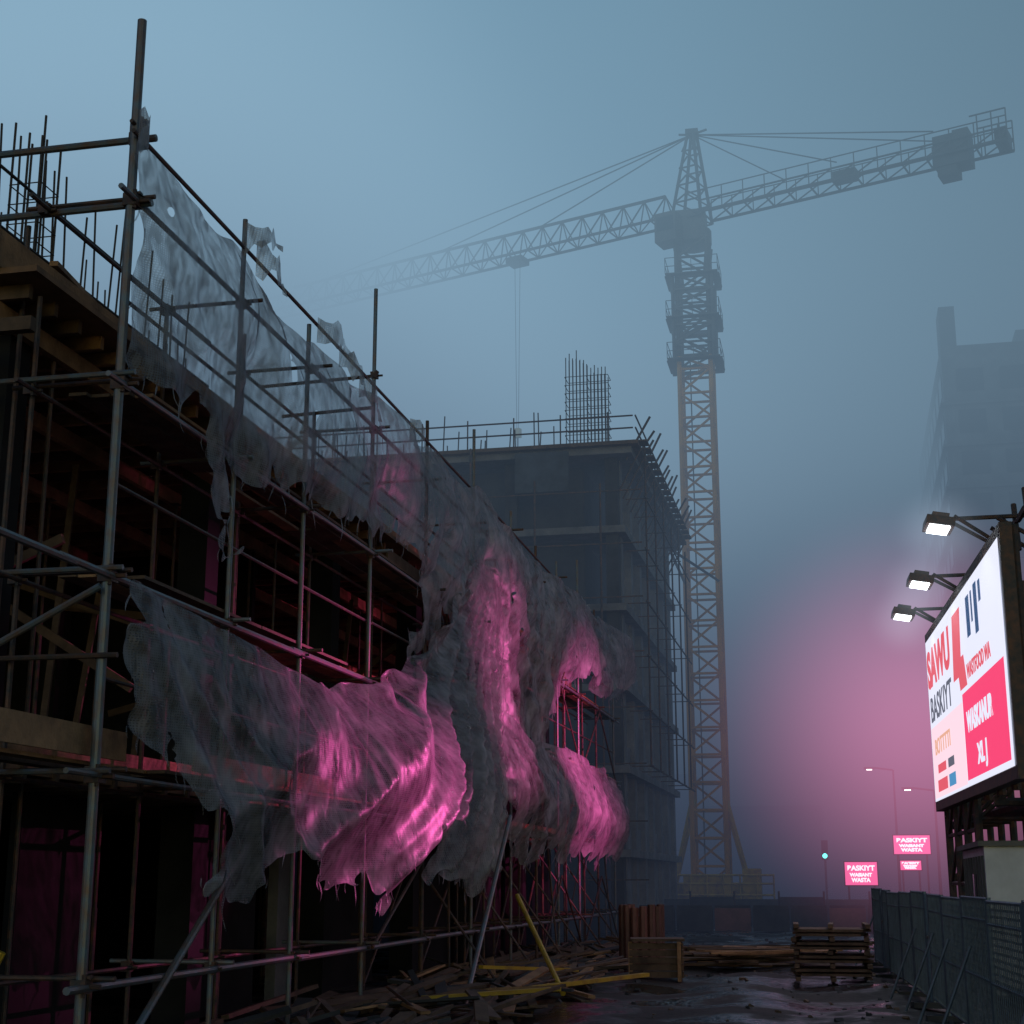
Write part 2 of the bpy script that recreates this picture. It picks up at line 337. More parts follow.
    def proj(E,L,dg,k):
        a=E[:,0];b_=E[:,1]; d=X[b_]-X[a]; l=np.sqrt((d*d).sum(1))+1e-9
        d=d*(((l-L)/l)*.5*k)[:,None]
        for ax in range(3):
            X[:,ax]+=w*1.5*(np.bincount(a,d[:,ax],Nn)-np.bincount(b_,d[:,ax],Nn))/dg
    for st in range(steps):
        vel=(X-Vv)*.85; Vv[:]=X
        acc=np.zeros_like(X); acc[:,2]-=.0006; acc[:,0]+=.0003*(wind+1.6*W); acc[:,1]+=.0002*W
        X+=(vel+acc)*w[:,None]
        for it in range(6): proj(Es,L0,deg,1.0)
        proj(bend,LB,degb,.14)
        X[:,0]=np.maximum(X[:,0],XO+.05)
        X[fixed]=Vv[fixed]
    Xv=[tuple(v) for v in X]; Ff=[list(f) for f in F]; hset=set(hem)
    for k in range(nb):
        if k in rm and k in hset and rr.random()<.3:
            kk=rm[k]; l=rr.uniform(.06,.3)*(1 if rr.random()<.85 else 1.8); p=V(Xv[kk]); q=p+V((rr.uniform(-.1,.2)*l,rr.uniform(-.9,.9)*l,-l)); wd=rr.uniform(.006,.022)
            m_=(p+q)/2+V((rr.uniform(-.06,.06),rr.uniform(-.06,.06),0)); i=len(Xv)
            Xv+= [tuple(p+V((0,-wd,.03))),tuple(p+V((0,wd,.03))),tuple(m_+V((.01,wd*.7,0))),tuple(m_+V((0,-wd*.7,0))),tuple(q)]
            Ff+= [[i,i+1,i+2,i+3],[i+3,i+2,i+4]]
    me=bpy.data.meshes.new(name); me.from_pydata(Xv,[],Ff); me.materials.append(M_NET)
    me.polygons.foreach_set('use_smooth',[True]*len(me.polygons)); me.update()
    o=bpy.data.objects.new(name,me); sc.collection.objects.link(o)
    sd=o.modifiers.new("smooth_folds",'SUBSURF'); sd.levels=1; sd.render_levels=1; sd.boundary_smooth='PRESERVE_CORNERS'
    return o
def bulA(y,z): return .22*math.sin(max(0,min(1,(10-z)/3))*math.pi)+max(0,(y-45))*.14+.15
def bulB(y,z):
    t=max(0,min(1,(y-14)/16)); return .85*math.sin(t*math.pi)*math.exp(-((z-3.4)/1.5)**2)+.15
def bulC(y,z): return .5*math.exp(-((z-3.9)/1.0)**2)+.15
pa=[(y,z,.14) for y,z in A[:20]]+[(13.93,9.5,.1),(13.93,9.0,.1),(13.93,8.4,.1),(13.94,7.9,.1),(13.97,7.35,.1),(17.0,8.3,.1),(22.7,8.2,.1),(26.1,8.0,.1),(30,6.2,.2),(36.9,5.2,.2),(33,6,.15),(29.7,8.3,.12),(39.5,7.5,.15),(44,7.6,.15),(48.2,7.7,.15),(25.5,7.2,.12),(19.6,7.25,.1)]
pb=[(y,z,.12) for y,z in Bp[:6]]+[(20.8,4.8,.1),(22.7,5.15,.1),(29.5,8.5,.3),(31.2,8.0,.3),(27.5,7.2,.12),(31.1,6.3,.2),(30.4,4.8,.2),(13.95,3.7,.12),(25.8,6.25,.1),(24.3,5.7,.08),(13.93,4.4,.1)]
pc=[(30.6,5.5,.2),(34.4,5.15,.15),(36.3,5.25,.12),(39.5,5.4,.12),(42.4,5.15,.12),(45.9,5.3,.15),(48.0,4.1,.15),(29.9,4.1,.15)]
net("debris_netting",A,19,-7.16,pa,[(14,10,11,3.2,0,1),(17.2,9.9,9,3,1,.8),(22.7,9.9,12,3,1,1),(26.1,9.9,10,3,2,1),(29.7,10.1,15,4,0,1.3),(36.3,9.8,11,3,1,1),(42.4,10,11,3,2,1),(47,10,11,3,2,1)],bulA,.125,.2,1.012,.5)
net("debris_netting",Bp,9,-7.02,pb,[(14,5.1,13,3.0,0,1),(30.5,8.6,24,9,1,1.6),(18.5,5.0,8,2.0,1,.5)],bulB,.095,.21,1.012,.8)
net("debris_netting",C,5,-7.08,pc,[(30.6,5.6,12,3,0,1),(36.3,5.4,9,2.4,1,1),(39.5,5.5,9,2.4,2,1),(42.4,5.4,9,2.4,2,1),(45.9,5.4,11,3,0,1)],bulC,.125,.24,1.012,.6)
sp=MB()
for (y,z,l,dy,dz) in((13.75,9.95,.6,-.5,-.3),(16.8,10.0,.8,.6,.35),(17.2,9.9,.6,.5,-.1),(19.6,9.75,.9,.8,.15),(20.6,9.7,.9,.7,-.25),(21.6,9.6,.7,.8,-.2),(24.5,9.7,.6,.7,.1)):
    d=V((.35,dy,dz)).normalized(); n_=9; pr=None
    for i in range(n_+1):
        t=i/n_; c=V((XO+.12,y,z))+d*l*t+V((.1*math.sin(t*5),0,-.25*t*t)); wd=.24*(1-t)**.6+R.uniform(-.09,.07)*(t>0)
        wd=max(wd,.015); a=c+V((0,-.2*wd,wd)); b_=c-V((.1*wd,0,wd*R.uniform(.4,1)))
        if pr: sp.quad([pr[0],pr[1],b_,a],M_NET)
        pr=(a,b_)
sp.obj("torn_netting_scraps",smooth=True)

# ------------------------------------------------------------ background unfinished building
U=empty("unfinished_tower_block",(-18,66,0)); b=MB()
x0,x1,y0,y1=-33,-8.0,57,75; FH=3.1
for f in range(1,7):
    z=f*FH; e=.25+(.35 if f==6 else 0); b.b2((x0,y0-e,z-.28),(x1+e,y1,z),M_CONC)
b.b2((x0,y0-.9,18.602),(x1+.9,y1,18.75),M_WOODD)
add(b,"floor_slabs",U); b=MB()
for f in range(6):
    z0=f*FH+.002; z1=(f+1)*FH-.282
    for i in range(7):
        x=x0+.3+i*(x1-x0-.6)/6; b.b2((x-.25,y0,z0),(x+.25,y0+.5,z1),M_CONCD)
    for j in range(7):
        y=y0+.8+j*(y1-y0-1)/6; b.b2((x1-.45,y-.3,z0),(x1-.02,y+.3,z1),M_CONC)
        if f<4 and j<6:
            yy=y+.3; ym=y+(y1-y0-1)/6-.3
            b.b2((x1-.4,yy,z0),(x1-.2,ym,z0+.9),M_CONC)
            if (j+f)%3==0: b.b2((x1-.4,yy,z0+.9),(x1-.2,ym,z1),M_CONC)
add(b,"columns_and_parapets",U); b=MB()
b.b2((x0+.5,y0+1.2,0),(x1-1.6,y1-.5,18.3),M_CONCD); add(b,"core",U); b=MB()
for i in range(60):
    x=x0+2+R.random()*23.5; y=y0+R.random()*3; h=R.uniform(.7,2.2); b.tube((x,y,18.7),(x+R.uniform(-.1,.1),y,18.75+h),.03,M_REBAR,4)
for cx,hh in((-9.9,4.6),(-9.0,3.9)):
    for i in range(6): 
        x=cx-.4+i*.15
        for y in(58.2,59): b.tube((x,y,18.7),(x,y,18.7+hh*R.uniform(.92,1.03)),.024,M_REBAR,4)
    for q in range(10):
        z=19+q*.36
        for y in(58.2,59): b.tube((cx-.45,y,z),(cx+.45,y,z),.015,M_REBAR,4)
        for x in(-.45,.45): b.tube((cx+x,58.2,z),(cx+x,59,z),.015,M_REBAR,4)
for z in(19.3,19.8): b.tube((x0,y0-.7,z),(x1+.7,y0-.7,z),.035,M_STEELD,5); b.tube((x1+.8,y0-.7,z),(x1+.8,y1,z),.035,M_STEELD,5)
for i in range(14): b.tube((x0+i*1.9,y0-.7,18.7),(x0+i*1.9,y0-.7,20),.03,M_STEELD,5)
for i in range(16):
    y=y0+i*1.15; b.tube((x1+.3,y,18.2),(x1+1.1+R.random()*.3,y,19.6+R.random()*.7),.05,M_STEELD,5); b.tube((x1,y,16.9),(x1+.9,y,18.6),.04,M_STEELD,5)
    b.box((x1+.75,y,18.85),(.9,.8,.06),M_WOODD)
for k in range(6):
    y=y0+.5+k*3.1; b.tube((x1+1.0,y,6.2),(x1+1.0,y,17.5+R.random()*1.5),.04,M_STEELD,5)
    for f in range(2,8): b.tube((x1+.2,y,2+f*2.1),(x1+1.1,y,2+f*2.1),.03,M_STEELD,4)
for k in range(10):
    x=x0+1+k*2.6; b.tube((x,y0-1,0),(x,y0-1,17+R.random()*2),.045,M_STEELD,5)
for f in range(8):
    b.tube((x0,y0-1,2+f*2.1),(x1+1,y0-1,2+f*2.1),.035,M_STEELD,4)
    if f>1: b.tube((x1+1,y0,2+f*2.1),(x1+1,y1,2+f*2.1),.035,M_STEELD,4)
    for k in range(6):
        if R.random()<.6: xx=x0+1+k*4; b.b2((xx,y0-.98,2.1+f*2.1),(xx+R.uniform(2,3.9),y0-.94,2.1+f*2.1+R.uniform(.5,1.9)),M_SCRIM)
add(b,"rooftop_rebar_and_scaffold",U)

# ------------------------------------------------------------ ghost tower on the right
T=empty("high_rise_building",(22,128,0)); b=MB(); tx0,tx1,ty0,ty1,H=9.2,36,114,150,42
b.b2((tx0,ty0,0),(tx1,ty1,H),M_CONC)
b.b2((tx0+.2,ty0+2,H),(tx0+1.4,ty0+5,H+4),M_CONCD); b.b2((tx0+6,ty0+3,H),(tx1-2,ty1-3,H+2),M_CONC)
add(b,"walls",T); b=MB()
for f in range(12):
    z=2+f*3.3
    for i in range(8): b.b2((tx0+1+i*3.2,ty0-.06,z),(tx0+3+i*3.2,ty0-.01,z+1.8),M_GLASS)
    for i in range(9): b.b2((tx0-.06,ty0+1.2+i*3.9,z),(tx0-.01,ty0+3.7+i*3.9,z+1.8),M_GLASS)
    b.b2((tx0-.3,ty0-.3,z-1.1),(tx1,ty0-.01,z-.9),M_CONC); b.b2((tx0-.3,ty0,z-1.1),(tx0-.01,ty1,z-.9),M_CONC)
add(b,"windows_and_ledges",T)
b=MB(); b.b2((6,82,0),(30,95,9),M_CONCD); b.b2((10,80,9),(24,93,13),M_CONCD)
for i in range(6):
    for f in range(2): b.b2((6.8+i*3.6,81.93,1.5+f*3.6),(9+i*3.6,81.98,3.4+f*3.6),M_GLASS)
b.b2((5.7,81.7,9),(30.2,95.2,9.25),M_CONC)
b.obj("low_rise_building")
b=MB(); b.b2((-45,150,0),(-2,170,9),M_CONCD); b.b2((-30,148,9),(-14,165,12),M_CONCD); b.b2((-45.2,149.8,4.4),(-1.8,150,4.7),M_CONC)
for i in range(12): b.b2((-43+i*3.4,149.93,5.2),(-41+i*3.4,149.98,7.4),M_GLASS)
b.obj("distant_building")

# ------------------------------------------------------------ tower crane
cx,cy=-7.4,87.8
CR=empty("tower_crane",(cx,cy,0))
def lattice_mast(mb,cx,cy,w,z0,z1,st,rc,rb,m):
    h=w/2; cs=[(cx-h,cy-h),(cx+h,cy-h),(cx+h,cy+h),(cx-h,cy+h)]
    for c in cs: mb.tube((*c,z0),(*c,z1),rc,m,6)
    z=z0;k=0
    while z<z1-.1:
        zt=min(z+st,z1)
        for i in range(4):
            a,b_=cs[i],cs[(i+1)%4]
            mb.tube((*a,z),(*b_,z),rb,m,4)
            if (k+i)%2: mb.tube((*a,z),(*b_,zt),rb,m,4)
            else: mb.tube((*b_,z),(*a,zt),rb,m,4)
        z=zt;k+=1
b=MB(); lattice_mast(b,cx,cy,1.9,1.2,33,1.55,.15,.09,M_CRY)
for k in range(9): b.tube((cx-.3,cy-.7,1.2+k*3.5),(cx-.3,cy-.7,4.7+k*3.5),.05,M_GREY,4)
add(b,"mast",CR); b=MB()
lattice_mast(b,cx,cy,1.9,33,41,1.3,.15,.09,M_GREY)
lattice_mast(b,cx,cy,2.4,32.7,38.3,1.15,.12,.08,M_GREY)
for z in(32.7,38.2,35.4):
    for a in(-1.45,1.45): b.box((cx,cy+a,z),(3.2,.45,.07),M_GREY); b.box((cx+a,cy,z),(.45,2.4,.07),M_GREY)
    for a in(-1.6,1.6):
        for q in(.5,1.05): b.tube((cx-1.6,cy+a,z+q),(cx+1.6,cy+a,z+q),.025,M_GREY,4); b.tube((cx+a,cy-1.6,z+q),(cx+a,cy+1.6,z+q),.025,M_GREY,4)
        for c in(-1.6,0,1.6): b.tube((cx+a,cy+c,z),(cx+a,cy+c,z+1.05),.025,M_GREY,4); b.tube((cx+c,cy+a,z),(cx+c,cy+a,z+1.05),.025,M_GREY,4)
b.tube((cx,cy,40.6),(cx,cy,41.5),1.2,M_GREY,16); b.box((cx,cy,42.1),(1.8,1.8,1.2),M_GREY)
for a in(-.8,.8): b.beam((cx+a,cy-.8,38.4),(cx+a*1.3,cy-1.0,40.7),.2,.2,M_GREY); b.beam((cx+a,cy+.8,38.4),(cx+a*1.3,cy+1.0,40.7),.2,.2,M_GREY)
add(b,"climbing_frame_and_slewing_ring",CR)
ja=math.radians(71.8); J=V((-math.sin(ja),math.cos(ja),0)); S=V((J.y,-J.x,0)); O=V((cx,cy,42.6))
def P(a,sd,z): return O+J*a+S*sd+V((0,0,z))
rot=Matrix.Rotation(ja,3,'Z')
b=MB()
b.box(P(.9,-1.5,-1.3),(1.3,1.4,1.9),M_GREY,rot); b.box(P(.9,-1.5,-1.1),(1.34,1.1,.9),M_GLASS,rot)
add(b,"operator_cab",CR); b=MB()
CH=5.6; ap=P(-.2,0,CH)
for sd in(-.9,.9):
    for a in(-1,1): b.tube(P(a,sd,-.4),P(-.2+a*.2,sd*.3,CH),.11,M_CRD,6)
for q in range(5):
    t=q/5; w=.9*(1-t)+.27*t; aa=1*(1-t)+.2*t; z=-.4+(CH+.4)*t; t2=(q+1)/5; w2=.9*(1-t2)+.27*t2; a2=1*(1-t2)+.2*t2; z2=-.4+(CH+.4)*t2
    for sd in(-1,1):
        b.tube(P(-aa-.2*t,sd*w,z),P(a2-.2*t2,sd*w2,z2),.06,M_CRD,4); b.tube(P(aa-.2*t,sd*w,z),P(-aa-.2*t,sd*w,z),.06,M_CRD,4)
    b.tube(P(aa,-w,z),P(a2,w2,z2),.06,M_CRD,4); b.tube(P(-aa,-w,z),P(-a2,w2,z2),.06,M_CRD,4)
b.box(ap+V((0,0,.1)),(.8,.8,.3),M_CRD); b.tube(ap,ap+J*.9+V((0,0,.25)),.08,M_CRD,5); b.tube(ap,ap-J*1.0+V((0,0,.1)),.08,M_CRD,5)
add(b,"cathead",CR); b=MB()
L1=52; st=1.5; a=1.0
while a<L1:
    h=1.8 if a<30 else 1.4; a2=min(a+st,L1); mid=(a+a2)/2
    for sd in(-.75,.75):
        b.tube(P(a,sd,0),P(a2,sd,0),.10,M_CRD,4); b.tube(P(a,sd,0),P(mid,0,h),.055,M_CRD,4); b.tube(P(a2,sd,0),P(mid,0,h),.055,M_CRD,4)
    b.tube(P(a,-.75,0),P(a,.75,0),.05,M_CRD,4); b.tube(P(a,-.75,0),P(a2,.75,0),.04,M_CRD,4)
    b.tube(P(mid,0,h),P(min(mid+st,L1),0,h),.11,M_CRD,4); a=a2
add(b,"jib",CR); b=MB()
a=1.0; L2=19.6
while a<L2:
    a2=min(a+1.4,L2)
    for sd in(-.85,.85):
        for z in(0,.75): b.tube(P(-a,sd,z-.2),P(-a2,sd,z-.2),.10 if z==0 else .06,M_CRD,4)
        b.tube(P(-a,sd,-.2),P(-a2,sd,.55),.05,M_CRD,4); b.tube(P(-a,sd,-.2),P(-a,sd,1.25),.045,M_CRD,4)
    b.tube(P(-a,-.85,-.2),P(-a,.85,-.2),.06,M_CRD,4); a=a2
for sd in(-.85,.85): b.tube(P(-1,sd,1.25),P(-L2,sd,1.25),.04,M_CRD,4)
b.box(P(-16.4,0,.1),(1.4,2.0,1.9),M_CRD,rot); b.box(P(-16.1,0,-1.1),(1.2,1.1,.6),M_CRD,rot); b.box(P(-16.9,.2,1.2),(1.0,.9,.4),M_CRD,rot)
for sd in(-.85,.85):
    for a in(18,18.8,19.6): b.tube(P(-a,sd,-.2),P(-a,sd,1.7),.05,M_CRD,4)
    b.tube(P(-17.6,sd,1.7),P(-19.6,sd,1.7),.05,M_CRD,4)
b.box(P(-19.2,0,.2),(1.3,.7,.8),M_CRD,rot); b.box(P(-10,0,.25),(.8,1.4,.6),M_CRD,rot)
add(b,"counter_jib_and_ballast",CR); b=MB()
for tgt in(P(19,0,1.8),P(11,0,1.8),P(30,0,1.7)): b.tube(ap,tgt,.045,M_CRD,4)
for tgt in(P(-15.5,-.7,1.4),P(-15.5,.7,1.4),P(-9.5,0,1.3),P(-6,.7,1.3)): b.tube(ap,tgt,.045,M_CRD,4)
add(b,"pendant_lines",CR); b=MB()
b.box(P(12.7,0,-.3),(1.1,1.2,.4),M_CRD,rot)
for o in(-.2,.2): b.tube(P(12.7+o,0,-.5),P(12.7+o*.3,0,-12),.02,M_CRD,4)
b.box(P(12.7,0,-12.3),(.35,.4,.6),M_YEL,rot); b.tube(P(12.7,0,-12.6),P(12.7,0,-13.2),.07,M_CRD,6)
add(b,"trolley_and_hook",CR); b=MB()
b.box((cx,cy,.45),(5.6,1.0,.9),M_YEL); b.box((cx,cy,.44),(1.0,5.6,.88),M_YEL)
for sx in(-1,1):
    for sy in(-1,1):
        b.tube((cx+sx*.9,cy+sy*.9,6.5),(cx+sx*2.3,cy+sy*.3,.9),.13,M_YEL,6); b.box((cx+sx*1.6,cy+sy*1.6,1.2),(1.2,1.2,1.3),M_YEL)
b.box((cx,cy,1.25),(2.4,2.4,.3),M_YEL)
for k in range(9): b.tube((cx-3.6+k*.9,cy-3.4,0),(cx-3.6+k*.9,cy-3.4,2.3),.05,M_YEL,5)
for z in(1.2,1.8,2.25): b.tube((cx-3.6,cy-3.4,z),(cx+3.6,cy-3.4,z),.06,M_YEL,5)
b.box((cx-2.6,cy-2.6,1.4),(1.3,1.0,2.8),M_YEL); b.box((cx+2.4,cy-2.5,1.3),(1.0,.9,2.6),M_YEL); b.box((cx,cy-2.9,1.2),(2.6,.5,2.2),M_YEL)
add(b,"base_chassis",CR)
b=MB(); b.tube((cx-1,cy-1,19),(x1,75,18.5),.08,M_GREY,5); b.tube((cx+1,cy-1,19),(x1,75,18.5),.08,M_GREY,5); add(b,"wall_tie",CR)

# ------------------------------------------------------------ billboard
BB=empty("illuminated_billboard",(2.6,32,0)); pf=V((2.33,38.1,0)); pn=V((2.93,26.1,0)); D=(pn-pf); W=D.length; D.normalize(); NN=V((-D.y,D.x,0))
if NN.x>0: NN=-NN
Z0,HT=3.82,3.85
MW=emis("screen_white",(.82,.84,1),1.0); MR=emis("screen_red",(.95,.06,.18),1.0); MRED=emis("ink_red",(.95,.13,.18),.8); MBL=emis("ink_blue",(.05,.12,.28),.7); MGR=emis("ink_grey",(.18,.2,.27),.6); MOR=emis("ink_orange",(.95,.5,.35),.85); MCY=emis("ink_cyan",(.1,.4,.75),.7)
MPW=emis("screen_pink_white",(1,.72,.82),1.0)
def Q(u,v,o): return pf+D*u+V((0,0,Z0+v))+NN*o
def panel(mb,u0,v0,u1,v1,o,m,sh=0): mb.quad([Q(u0,v0,o),Q(u1,v0,o),Q(u1+sh,v1,o),Q(u0+sh,v1,o)],m)
b=MB(); panel(b,0,0,W,HT,.12,MW)
panel(b,.1,.06,6.1,1.72,.124,MPW)
panel(b,6.2,.12,W-.25,1.85,.128,MR)
panel(b,5.0,2.25,6.3,3.6,.128,MRED,.35); panel(b,6.0,1.95,7.1,2.6,.129,MRED,-.3)
for (u,v,w,h,m) in((.9,.18,1.9,.27,MRED),(3.1,.18,1.2,.27,MCY),(1.1,.6,1.6,.2,MRED),(3.1,.6,1.1,.2,MGR),(7.6,2.8,.5,.8,MBL),(8.3,3.0,.22,.6,MBL),(8.75,2.7,.45,.95,MBL),(9.4,3.2,.3,.4,MBL)): panel(b,u,v,u+w,v+h,.129,m)
add(b,"screen",BB)
mt=Matrix(((D.x,0,NN.x,0),(D.y,0,NN.y,0),(0,1,0,0),(0,0,0,1)))
def T_(s_,u,v,size,m,sx=1,bold=.0):
    o=text(s_,Matrix.Translation(Q(u,v,.135))@mt,size,m,"lettering",sx,bold); o.parent=BB; o.matrix_parent_inverse=Matrix.Translation(-BB.location)
T_("SAWU",.25,2.7,1.15,MRED,1.35,.05)
T_("BASKIYT",.4,1.85,.82,MGR,1.35,.01)
T_("BOTTTTI",.8,1.05,.5,MOR,1.5,.01)
T_("WASTFOOD WA",7.2,2.05,.4,MRED,1.05,.01)
T_("WASKANUR",6.7,1.05,.55,MW,1.12,.02)
T_("XL J",7.9,.35,.52,MW,1.4,.02)
b=MB()
def fr(u0,v0,u1,v1,th): b.beam(Q(u0,v0,0),Q(u1,v1,0),th,th,M_STEELD)
fr(-.1,-.1,W+.1,-.1,.22); fr(-.1,HT+.1,W+.1,HT+.1,.22); fr(-.1,-.22,-.1,HT+.22,.21); fr(W+.1,-.22,W+.1,HT+.22,.21)
for k in range(8):
    u=k*W/7; low=k<4
    b.tube(Q(u,HT+.2,-.15),Q(u,-Z0 if low else -.3,-.15),.09,M_STEELD,7); b.tube(Q(u,HT+1.0 if k>4 else HT+.2,-1.1),Q(u,-Z0 if low else -.3,-1.1),.08,M_STEELD,6)
    for v in((-3,-1.8,-.6,1,2.6) if k<4 else (1,2.6)): b.tube(Q(u,v,-.15),Q(u,v+.8,-1.1),.05,M_STEELD,5); b.tube(Q(u,v,-.15),Q(u,v,-1.1),.05,M_STEELD,5)
    if k<3:
        u2=u+W/7
        for v in(-3.2,-1.9,-.8): b.tube(Q(u,v,-.15),Q(u2,v+1.1,-.15),.045,M_STEELD,5); b.tube(Q(u,v,-.15),Q(u2,v,-.15),.05,M_STEELD,5)
b.tube(Q(0,-.45,-.6),Q(W,-.45,-.6),.1,M_STEELD,6); b.tube(Q(0,-.45,-1.1),Q(W,-.45,-1.1),.08,M_STEELD,6)
for k in(5,7): b.tube(Q(k*W/7,-.3,-2.9),Q(k*W/7,-Z0,-2.9),.1,M_STEELD,7); b.tube(Q(k*W/7,-.42,0),Q(k*W/7,-.42,-2.95),.08,M_STEELD,6)
for u in(9.2,10.4,11.6):
    b.tube(Q(u,HT+.1,-.5),Q(u-.2,HT+1.0,-.5),.05,M_STEELD,6); b.tube(Q(u-1,HT+.6,-.5),Q(u+.9,HT+.68,-.5),.045,M_STEELD,6)
b.quad([Q(0,0,-.02),Q(0,HT,-.02),Q(W,HT,-.02),Q(W,0,-.02)],M_FENCE)
add(b,"support_frame",BB)
lamps=[]
b=MB(); ML=emis("floodlight_glass",(.85,.95,1),8)
for u,hz,rc in((10.4,.62,.62),(5.6,.5,.5),(1.5,.5,.5)):
    for du in(-.4,.4):
        b.tube(Q(u+du,HT+.05,-1.0),Q(u+du,HT+hz,-.1),.04,M_STEELD,6); b.tube(Q(u+du*.3,HT+.2,-.15),Q(u+du*.6,HT+hz+.1,rc),.035,M_STEELD,6)
    b.tube(Q(u,HT+hz+.12,-1.1),Q(u,HT+hz+.1,rc),.04,M_STEELD,6)
    c=Q(u,HT+hz,rc+.25); rt=Matrix(((D.x,NN.x,0),(D.y,NN.y,0),(0,0,1)))@Matrix.Rotation(math.radians(10),3,'X')
    b.box(c,(.8,.5,.16),M_STEELD,rt); b.box(c+rt@V((0,0,.12)),(.5,.3,.12),M_STEELD,rt); b.box(c+rt@V((0,0,-.09)),(.66,.36,.03),ML,rt)
    lamps.append(c+V((0,0,-.16)))
add(b,"floodlights",BB)

# ------------------------------------------------------------ site fence (welded mesh panels)
M_MESH=bpy.data.materials.new("welded_mesh"); M_MESH.use_nodes=True; n=M_MESH.node_tree; N=n.nodes; L=n.links
p=N['Principled BSDF']; p.inputs['Base Color'].default_value=(.022,.03,.04,1); p.inputs['Roughness'].default_value=.5
tc=N.new('ShaderNodeTexCoord'); sep=N.new('ShaderNodeSeparateXYZ'); L.new(tc.outputs['Object'],sep.inputs[0])
mm=[]
for o,k in(('Y',110),('Z',80)):
    a=N.new('ShaderNodeMath'); a.operation='MULTIPLY'; a.inputs[1].default_value=k; L.new(sep.outputs[o],a.inputs[0]); c=N.new('ShaderNodeMath'); c.operation='SINE'; L.new(a.outputs[0],c.inputs[0]); mm.append(c)
mx=N.new('ShaderNodeMath'); mx.operation='MAXIMUM'; L.new(mm[0].outputs[0],mx.inputs[0]); L.new(mm[1].outputs[0],mx.inputs[1])
mr=N.new('ShaderNodeMapRange'); mr.inputs['From Min'].default_value=.2; mr.inputs['From Max'].default_value=.6; mr.inputs['To Min'].default_value=.4; mr.inputs['To Max'].default_value=1; L.new(mx.outputs[0],mr.inputs[0]); L.new(mr.outputs[0],p.inputs['Alpha'])
def FX(y): return 1.95-(y-12)*.05
F=empty("site_fence",(1,22,0)); b=MB(); y=9.0; FT=1.78
while y<37:
    y2=y+2.4; xa,xb=FX(y),FX(y2)+R.uniform(-.05,.05); ft=FT+R.uniform(-.04,.03)
    for yy,xx in((y+.04,xa),(y2-.04,xb)):
        b.tube((xx,yy,.05),(xx,yy,ft+.02),.03,M_FENCE,7); b.box((xx,yy,.05),(.65,.22,.09),M_CONCD)
    for z in(.16,ft,ft-.25,.85): b.tube((xa,y+.04,z),(xb,y2-.04,z),.022,M_FENCE,6)
    k=1
    while k<18:
        t=k/18; x=xa+(xb-xa)*t; b.tube((x-.015,y+2.4*t,.16),(x-.015,y+2.4*t,ft),.009,M_FENCE,4); k+=1
    b.quad([(xa+.02,y+.08,.2),(xb+.02,y2-.08,.2),(xb+.02,y2-.08,ft-.02),(xa+.02,y+.08,ft-.02)],M_MESH)
    b.tube((xa,y+.1,1.1),(xa+.02,y-.1,1.1),.03,M_STEEL,6)
    if R.random()<.5: b.tube((xb-.02,y2-1.2,1.2),(xb-.5,y2-1.2,.04),.022,M_FENCE,6)
    y=y2+.05
add(b,"fence_panels",F)
K=empty("site_cabin",(3.5,29,0)); b=MB(); b.b2((2.3,27,.15),(4.7,31.8,2.55),M_WHITE)
add(b,"body",K); b=MB(); b.b2((2.2,26.9,2.552),(4.8,31.9,2.64),M_GREY)
for k in range(8): b.b2((2.26,27.2+k*.58,.3),(2.298,27.25+k*.58,2.4),M_GREY)
b.b2((2.27,28.8,1.3),(2.295,29.6,2.1),M_GLASS); b.b2((3.0,26.96,.3),(3.8,26.998,2.2),M_GREY); add(b,"roof_ribs_windows",K)

# ------------------------------------------------------------ timber stack, planks, crates, debris
b=MB()
for k in range(13):
    z=.08+k*.085
    if k%3==0:
        for q in(-.7,0,.7): b.box((-.35+q,32.4,z),(.1,1.5,.08),M_WOODD,Matrix.Rotation(R.uniform(-.05,.05),3,'Z'))
    else: 
        for q in range(6): b.box((-.35+R.uniform(-.08,.08),31.8+q*.25,z),(1.5*R.uniform(.85,1.05),.2,.05),M_WOODD,Matrix.Rotation(R.uniform(-.04,.04),3,'Z'))
b.obj("pallet_stack")
b=MB()
for k in range(46):
    x=-2.4+R.uniform(-1.4,1.3); y=37.5+R.uniform(-1.6,2.0); an=R.gauss(1.35,.22); l=R.uniform(1.4,3.2)
    d=V((math.sin(an),math.cos(an),0))*l/2; z=.07+k*.008
    b.beam(V((x,y,z))-d,V((x,y,z+R.uniform(-.04,.1)))+d,.17,.045,M_WOOD if R.random()<.35 else M_WOODD,R.uniform(-.2,.2))
b.obj("plank_pile")
b=MB(); rt=Matrix.Rotation(.15,3,'Z')
b.box((-3.9,32.3,.38),(1.0,.9,.06),M_WOODD,rt)
for q in range(5): b.box((-3.9,31.9,.12+q*.14),(1.05,.04,.12),M_WOODD,rt); b.box((-3.9+.5,32.35,.12+q*.14),(.04,.9,.12),M_WOODD,rt)
for q in(-.5,.5): b.box((-3.9+q,31.85,.38),(.08,.08,.78),M_WOOD,rt)
b.box((-3.9,32.3,.8),(1.1,1.0,.05),M_WOODD,rt); b.obj("timber_crate")
b=MB()
for q in range(14):
    a=q/14*math.pi*2; b.tube((-4.7+.45*math.cos(a),36+.45*math.sin(a),0),(-4.7+.45*math.cos(a),36+.45*math.sin(a),1.35+R.random()*.1),.09,M_BARR,7)
b.tube((-4.7,36,.02),(-4.7,36,1.2),.42,M_BARR,14); b.obj("bundle_of_tubes")
b=MB()
